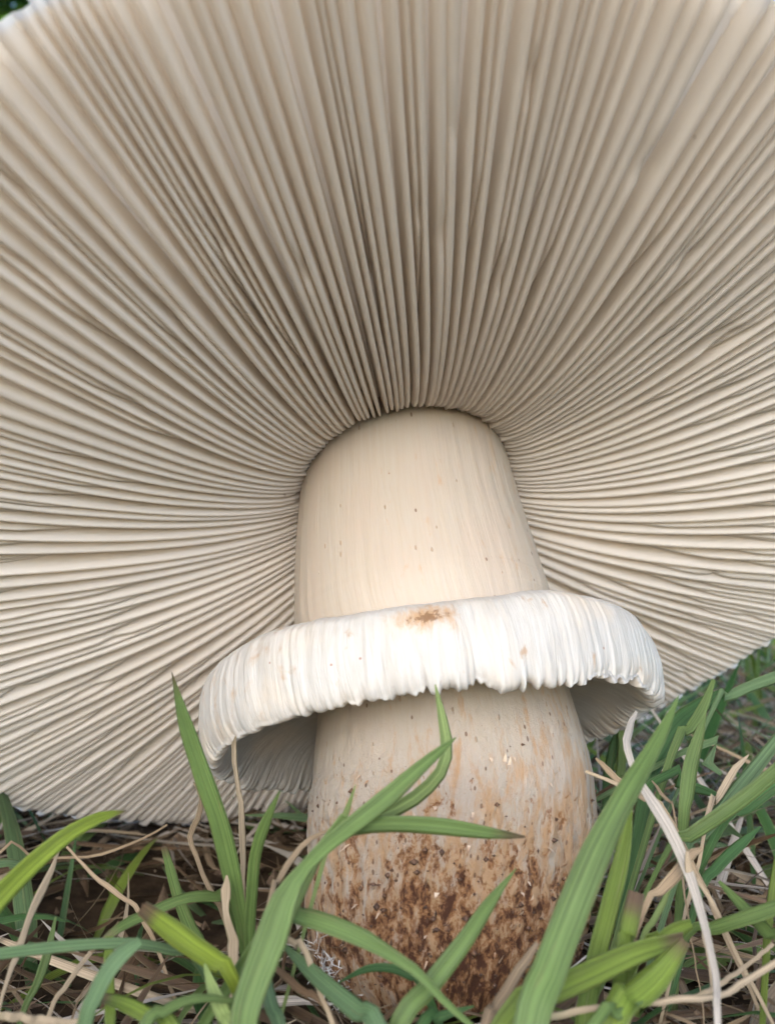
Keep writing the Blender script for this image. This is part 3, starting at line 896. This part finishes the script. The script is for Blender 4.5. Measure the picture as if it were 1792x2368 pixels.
blade(*ST, 'twisted straw standing against the ring underside', 'a', [(1055, 620), (1047, 450), (1042, 250), (1025, 100), (1012, 0), (1004, -60), (1012, -85)], 7.5, 7.3, [22, 28, 30, 26, 28, 22, 6], 'straw', None, 0.5, 0.3)
blade(*ST, 'kinked curling straw left of the tall upright blade', 'a', [(975, 700), (920, 600), (865, 480), (818, 350), (848, 270), (862, 180), (832, 108)], 7.2, 7.3, [24, 30, 28, 30, 30, 28, 6], 'tan', None, 0.4, 0.3)
blade(*ST, 'dry leaf sheath wrapped round the base of the tall blades', 'a', [(1010, 900), (995, 760), (968, 640), (966, 575), (968, 512)], 6.8, 6.8, [60, 40, 40, 46, 10], 'straw', None, 0.2, 0.4)
blade(*ST, 'curved straw looping over the folded broad blade', 'a', [(1160, 640), (1200, 540), (1245, 450), (1320, 365), (1425, 308)], 6.2, 6.5, [30, 30, 30, 26, 8], 'tan')
blade(*ST, 'tan straw rising to meet the slim arched blade', 'a', [(205, 1125), (290, 970), (345, 890), (400, 828)], 6.3, 6.5, [26, 32, 28, 18], 'straw')
blade(*ST, 'thick flat straw lying along the thatch', 'a', [(-40, 1100), (90, 1125), (220, 1138), (365, 1130)], 5.4, 5.6, [40, 46, 44, 20], 'straw', root=False)
blade(*ST, 'thin wiry stalk arching beneath the cap rim', 'a', [(0, 410), (100, 410), (250, 435), (420, 428), (600, 360), (720, 290)], 8.4, 9.2, [14, 14, 14, 14, 14, 10], 'tan')
blade(*ST, 'stiff brown straw leaning on the stem foot', 'b', [(420, 1190), (480, 1080), (550, 960), (650, 800)], 5.6, 6.1, [56, 62, 58, 20], 'tan', None, 0.2)
blade(*ST, 'long pale straw lying level across the thatch below the olive blades', 'b', [(640, 1125), (850, 1090), (1100, 1065), (1420, 1030), (1560, 960), (1760, 830)], 5.4, 5.9, [30, 36, 34, 34, 32, 30], 'straw', root=False)
blade(*ST, 'thin straw crossing the long pale level straw', 'b', [(1300, 1040), (1400, 1000), (1500, 935), (1670, 800)], 5.9, 6.1, [20, 26, 26, 20], 'straw', root=False)
blade(*ST, 'tattered straw propped against the silver straw', 'b', [(1100, 680), (1180, 580), (1260, 490), (1300, 430), (1360, 395)], 6.3, 6.5, [40, 52, 60, 56, 20], 'tan', None, 0.6, 0.5)
blade(*ST, 'torn straw strip hanging from the tattered straw', 'b', [(1345, 600), (1330, 540), (1300, 470), (1290, 400)], 6.2, 6.3, [14, 34, 40, 16], 'straw', None, 0.6)
blade(*ST, 'cupped dry leaf standing among the fanned blades', 'r', [(1345, 1175), (1385, 1100), (1430, 1030), (1490, 940), (1545, 885)], 7.3, 7.6, [26, 36, 46, 40, 5], 'straw', None, 0.2, 0.6)
blade(*ST, 'thin straw slanting from the stem edge behind the widest blade', 'r', [(1160, 1200), (1040, 1090), (900, 1000), (835, 930), (790, 888)], 7.2, 7.6, [30, 36, 34, 30, 12], 'tan')
blade(*ST, 'straw lying lower beneath the thin slanting straw', 'r', [(1110, 1150), (1000, 1075), (880, 1015), (750, 958)], 7.0, 7.4, [26, 30, 28, 14], 'straw')
blade(*ST, 'fine straw bent behind the silver straw', 'r', [(1185, 1210), (1160, 1120), (1110, 1050), (1070, 1005)], 7.2, 7.5, [12, 16, 16, 6], 'tan')
blade(*ST, 'short straw stub beside the drooping blade', 'a', [(1330, 880), (1270, 810), (1220, 770)], 5.9, 6.0, [26, 40, 14], 'straw')
blade(*ST, 'dark straw running under the broad blade by the stem foot', 'a', [(1420, 1110), (1300, 1010), (1190, 915)], 5.9, 6.1, [30, 40, 26], 'brown')

# ------------------------------------------------------------------ thatch, background grass
def under_cap(X, Y):
    """clearance in U between the soil plane and the cap over world position (U); large where there is no cap"""
    # point on the gill surface plane above (X, Y): solve in the world frame
    o = (cw(CTOP - CA * 1.15)) / U
    n = cw(CTOP + CA) / U - cw(CTOP) / U
    z = o[2] - (n[0] * (X - o[0]) + n[1] * (Y - o[1])) / n[2]
    c = cw(CTOP) / U
    P = np.stack([X, Y, z], -1) - c
    bx, bv = cw(CX) / U - cw(CX * 0) / U, cw(CV) / U - cw(CV * 0) / U
    rad = np.hypot(P @ bx, P @ bv)
    return np.where(rad < 6.0, z, 99.0)

def ribbons(name, n, area, mat, lens, wids, elev, curl, zoff, colors, maxh=None, keep=None, nseg=7, label=None, kind='stuff', seed=1):
    r = np.random.default_rng(seed)
    X = r.uniform(area[0], area[1], n * 3)
    Y = r.uniform(area[2], area[3], n * 3)
    ok = np.hypot(X - base_w[0] / U, Y - base_w[1] / U) > 1.2
    if keep is not None:
        ok &= keep(X, Y, r)
    X, Y = X[ok][:n], Y[ok][:n]
    n = len(X)
    L = r.uniform(lens[0], lens[1], n) * r.uniform(0.6, 1, n)
    w = r.uniform(wids[0], wids[1], n)
    el = np.radians(r.uniform(elev[0], elev[1], n))
    cu = np.radians(r.uniform(curl[0], curl[1], n))
    hd = r.uniform(0, 2 * np.pi, n)
    hc = r.normal(0, 0.5, n)
    G = ground_h(X, Y)
    if maxh is not None:
        mh = maxh(X, Y)
        top = L * np.sin(np.clip(el + cu * 0.4, 0.05, 1.5))
        f = np.clip(mh / np.maximum(top, 1e-3), 0.12, 1)
        el = el * f
        L = L * np.clip(f * 1.6, 0.35, 1)
    t = np.linspace(0, 1, nseg)
    E = el[:, None] + cu[:, None] * t[None]
    H = hd[:, None] + hc[:, None] * t[None]
    st = (L / (nseg - 1))[:, None]
    D = np.stack([np.cos(E) * np.cos(H), np.cos(E) * np.sin(H), np.sin(E)], -1)
    P = np.concatenate([np.zeros((n, 1, 3)), np.cumsum(D[:, :-1] * st[..., None], 1)], 1)
    P = P + np.stack([X, Y, G + r.uniform(zoff[0], zoff[1], n)], -1)[:, None]
    gz = ground_h(P[..., 0], P[..., 1])
    P[..., 2] = np.maximum(P[..., 2], gz + 0.01)
    # keep lying pieces out of the stem
    bx, by = base_w[0] / U, base_w[1] / U
    dd = np.hypot(P[..., 0] - bx, P[..., 1] - by)
    push = np.clip(1.16 / np.maximum(dd, 0.05), 1, 4)
    P[..., 0] = bx + (P[..., 0] - bx) * push
    P[..., 1] = by + (P[..., 1] - by) * push
    S = np.stack([-np.sin(H), np.cos(H), np.zeros_like(H)], -1)
    tw = r.normal(0, 0.7, n)[:, None] * t[None] + r.normal(0, 0.5, n)[:, None]
    N = np.cross(D, S)
    S2 = S * np.cos(tw)[..., None] + N * np.sin(tw)[..., None]
    N2 = np.cross(D, S2)
    prof = np.clip(np.minimum(t * 6 + 0.5, 1) * (1 - t ** 3 * 0.93), 0, 1)
    hw = (w / 2)[:, None] * prof[None]
    V = np.stack([P - S2 * hw[..., None], P + N2 * (hw * 0.35)[..., None], P + S2 * hw[..., None]], 2)
    idx = np.arange(n * nseg * 3).reshape(n, nseg, 3)
    F = np.stack([idx[:, :-1, :-1], idx[:, :-1, 1:], idx[:, 1:, 1:], idx[:, 1:, :-1]], -1).reshape(-1, 4)
    cc = np.array([COLS[c] for c in colors])[r.integers(0, len(colors), n)] * r.uniform(0.6, 1.15, (n, 1))
    tint = np.ones((n, nseg, 3, 4))
    tint[..., :3] = cc[:, None, None]
    at = np.stack(np.broadcast_arrays(np.array([-1, 0, 1.0])[None, None], (L[:, None] * t[None])[..., None], r.random(n)[:, None, None]), -1)
    me = mesh_np(name, V.reshape(-1, 3) * U, F, mat, attrs={'tint': ('FLOAT_COLOR', tint.reshape(-1, 4)), 'blade': ('FLOAT_VECTOR', at.reshape(-1, 3))})
    o = obj(name, me)
    tag(o, label, name.split('_')[-1], kind=kind)
    return o

def maxh_grass(X, Y):
    h = np.full(X.shape, 3.0)
    h = np.minimum(h, 0.75 * under_cap(X, Y))
    # between the lens and the mushroom the sward is short
    near = (Y < 7.6) & (np.abs(X) < 7)
    h = np.where(near, 0.30 + 0.10 * np.clip(Y - 3, 0, 4), h)
    h = np.where(np.hypot(X, Y) < 2.6, 0.2, h)
    h = np.where(np.hypot(X - base_w[0] / U, Y - base_w[1] / U - 0.6) < 3.4, np.minimum(h, 0.5), h)
    return np.maximum(h, 0.1)

def maxh_thatch(X, Y):
    h = np.minimum(np.full(X.shape, 1.6), 0.6 * under_cap(X, Y))
    h = np.where((Y < 8.0) & (np.abs(X) < 7), 0.30, h)
    h = np.where(np.hypot(X, Y) < 2.6, 0.2, h)
    return np.maximum(h, 0.08)

ribbons('straw_thatch', 6800, (-11, 11, -9, 24), M_STRAW, (0.6, 4.2), (0.03, 0.13), (-4, 26), (-30, 25), (0.02, 0.30), ('tan', 'straw', 'brown', 'tan', 'brown', 'brown', 'silver'), maxh_thatch,
        keep=lambda X, Y, r: r.random(len(X)) > 0.93 * np.exp(-((X + 3.0) / 3.0) ** 4 - ((Y - 9.8) / 2.4) ** 4),
        label='matted dry brown thatch covering the soil round the mushroom', seed=11)
ribbons('fine_thatch', 12000, (-10, 10, -8, 20), M_STRAW, (0.3, 1.6), (0.015, 0.06), (-6, 40), (-50, 40), (0.0, 0.30), ('tan', 'brown', 'brown', 'silver'), maxh_thatch,
        keep=lambda X, Y, r: r.random(len(X)) > 0.85 * np.exp(-((X + 3.0) / 3.0) ** 4 - ((Y - 9.8) / 2.4) ** 4),
        label='fine broken straw litter between the grass blades', seed=12)
ribbons('short_grass', 1500, (-13, 13, 3, 26), M_GREEN, (1.2, 4.2), (0.06, 0.20), (15, 80), (-80, 10), (0.0, 0.12), ('green', 'blue', 'deep', 'deep', 'olive'), maxh_grass,
        keep=lambda X, Y, r: (r.random(len(X)) < np.where((X > 3.0) | (Y > 14), 0.62, 0.36)), label='short green grass growing through the thatch', seed=13)
ribbons('lawn_grass', 9000, (-75, 75, -40, 130), M_GREEN, (2.0, 5.5), (0.12, 0.3), (35, 85), (-60, 5), (0.0, 0.1), ('green', 'deep', 'olive', 'tan', 'green'), None,
        keep=lambda X, Y, r: (np.hypot(X, Y - 10) > 15) & (np.hypot(X, Y) > 6), nseg=5, label='open lawn grass stretching away behind the mushroom', seed=14)

# ------------------------------------------------------------------ a tree far behind, seen past the cap rim
def build_tree(x, y, h, label, seed):
    r = np.random.default_rng(seed)
    root = bpy.data.objects.new('tree', None)
    col.objects.link(root)
    root.location = (x, y, 0)
    tag(root, label, 'tree')
    V, F = [], []
    def limb(a, b, r0, r1):
        k = len(V)
        a, b = np.array(a, float), np.array(b, float)
        d = (b - a) / np.linalg.norm(b - a)
        e = np.cross(d, (0.3, 0.5, 0.1)); e /= np.linalg.norm(e); g = np.cross(d, e)
        for p, rr in ((a, r0), ((a + b) / 2 + r.normal(0, 0.05, 3), (r0 + r1) / 2), (b, r1)):
            for i in range(8):
                t = i * math.pi / 4
                V.append(p + (e * math.cos(t) + g * math.sin(t)) * rr)
        for s in range(2):
            for i in range(8):
                F.append((k + s * 8 + i, k + s * 8 + (i + 1) % 8, k + s * 8 + 8 + (i + 1) % 8, k + s * 8 + 8 + i))
    limb((0, 0, 0), (0.1, 0, h * 0.6), 0.14, 0.07)
    tips = []
    for i in range(14):
        a = i * 2.4
        z = h * (0.3 + 0.4 * r.random())
        p = np.array([math.cos(a), math.sin(a), 0]) * h * (0.18 + 0.16 * r.random()) + np.array([0, 0, z + h * 0.18])
        limb((0.05, 0, z), p, 0.05, 0.015)
        tips.append(p)
    tips += [np.array([0, 0, h * 0.85]), np.array([0.2, 0.2, h * 0.75])]
    obj('trunk', mesh_np('trunk', np.array(V), np.array(F), mat_simple('bark', (0.09, 0.06, 0.04), (0.2, 0.15, 0.1), 12)), root)
    n = 9000
    c = np.array(tips)[r.integers(0, len(tips), n)] + r.normal(0, 1, (n, 3)) * h * np.array([0.09, 0.09, 0.075])
    d = r.normal(0, 1, (n, 3)); d /= np.linalg.norm(d, axis=1)[:, None]
    e = np.cross(d, r.normal(0, 1, (n, 3))); e /= np.linalg.norm(e, axis=1)[:, None]
    L, w = r.uniform(0.07, 0.13, n)[:, None], r.uniform(0.025, 0.045, n)[:, None]
    Q = np.stack([c, c + d * L * 0.5 + e * w, c + d * L, c + d * L * 0.5 - e * w], 1)
    tint = np.ones((n, 4, 4))
    tint[..., :3] = (np.array([(0.12, 0.24, 0.035), (0.22, 0.36, 0.06), (0.07, 0.16, 0.03)])[r.integers(0, 3, n)] * r.uniform(0.7, 1.2, (n, 1)))[:, None]
    at = np.zeros((n, 4, 3)); at[..., 2] = r.random(n)[:, None]
    me = mesh_np('crown', Q.reshape(-1, 3), np.arange(n * 4).reshape(-1, 4), M_GREEN, smooth=False, attrs={'tint': ('FLOAT_COLOR', tint.reshape(-1, 4)), 'blade': ('FLOAT_VECTOR', at.reshape(-1, 3))})
    obj('crown', me, root)

build_tree(-2.0, 4.2, 3.6, 'leafy green tree glimpsed past the torn edge of the cap', 5)

# ------------------------------------------------------------------ crumbs of soil and leaf bits between the straw
def build_crumbs():
    r = np.random.default_rng(21)
    n = 2600
    X, Y = r.uniform(-9, 9, n), r.uniform(3.5, 18, n)
    ok = np.hypot(X - base_w[0] / U, Y - base_w[1] / U) > 1.1
    X, Y = X[ok], Y[ok]
    n = len(X)
    ico = np.array([(0, 0, 1), (1, 0, 0), (0, 1, 0), (-1, 0, 0), (0, -1, 0), (0, 0, -1)], float)
    fi = np.array([(0, 1, 2), (0, 2, 3), (0, 3, 4), (0, 4, 1), (5, 2, 1), (5, 3, 2), (5, 4, 3), (5, 1, 4)])
    sz = 0.02 + 0.13 * r.random((n, 1, 1)) ** 3
    V = ico[None] * (1 + r.uniform(-0.45, 0.45, (n, 6, 1))) * sz * r.uniform(0.35, 1.2, (n, 1, 3))
    V = V + np.stack([X, Y, ground_h(X, Y) + r.uniform(0.02, 0.26, n)], -1)[:, None]
    F = (fi[None] + 6 * np.arange(n)[:, None, None]).reshape(-1, 3)
    me = mesh_np('soil_crumbs', V.reshape(-1, 3) * U, F, mat_simple('crumb', (0.03, 0.018, 0.012), (0.20, 0.14, 0.09), 700, 0.9), smooth=False)
    tag(obj('soil_crumbs', me), 'dark crumbs of soil and leaf bits lying in the thatch', 'soil', kind='stuff')
build_crumbs()
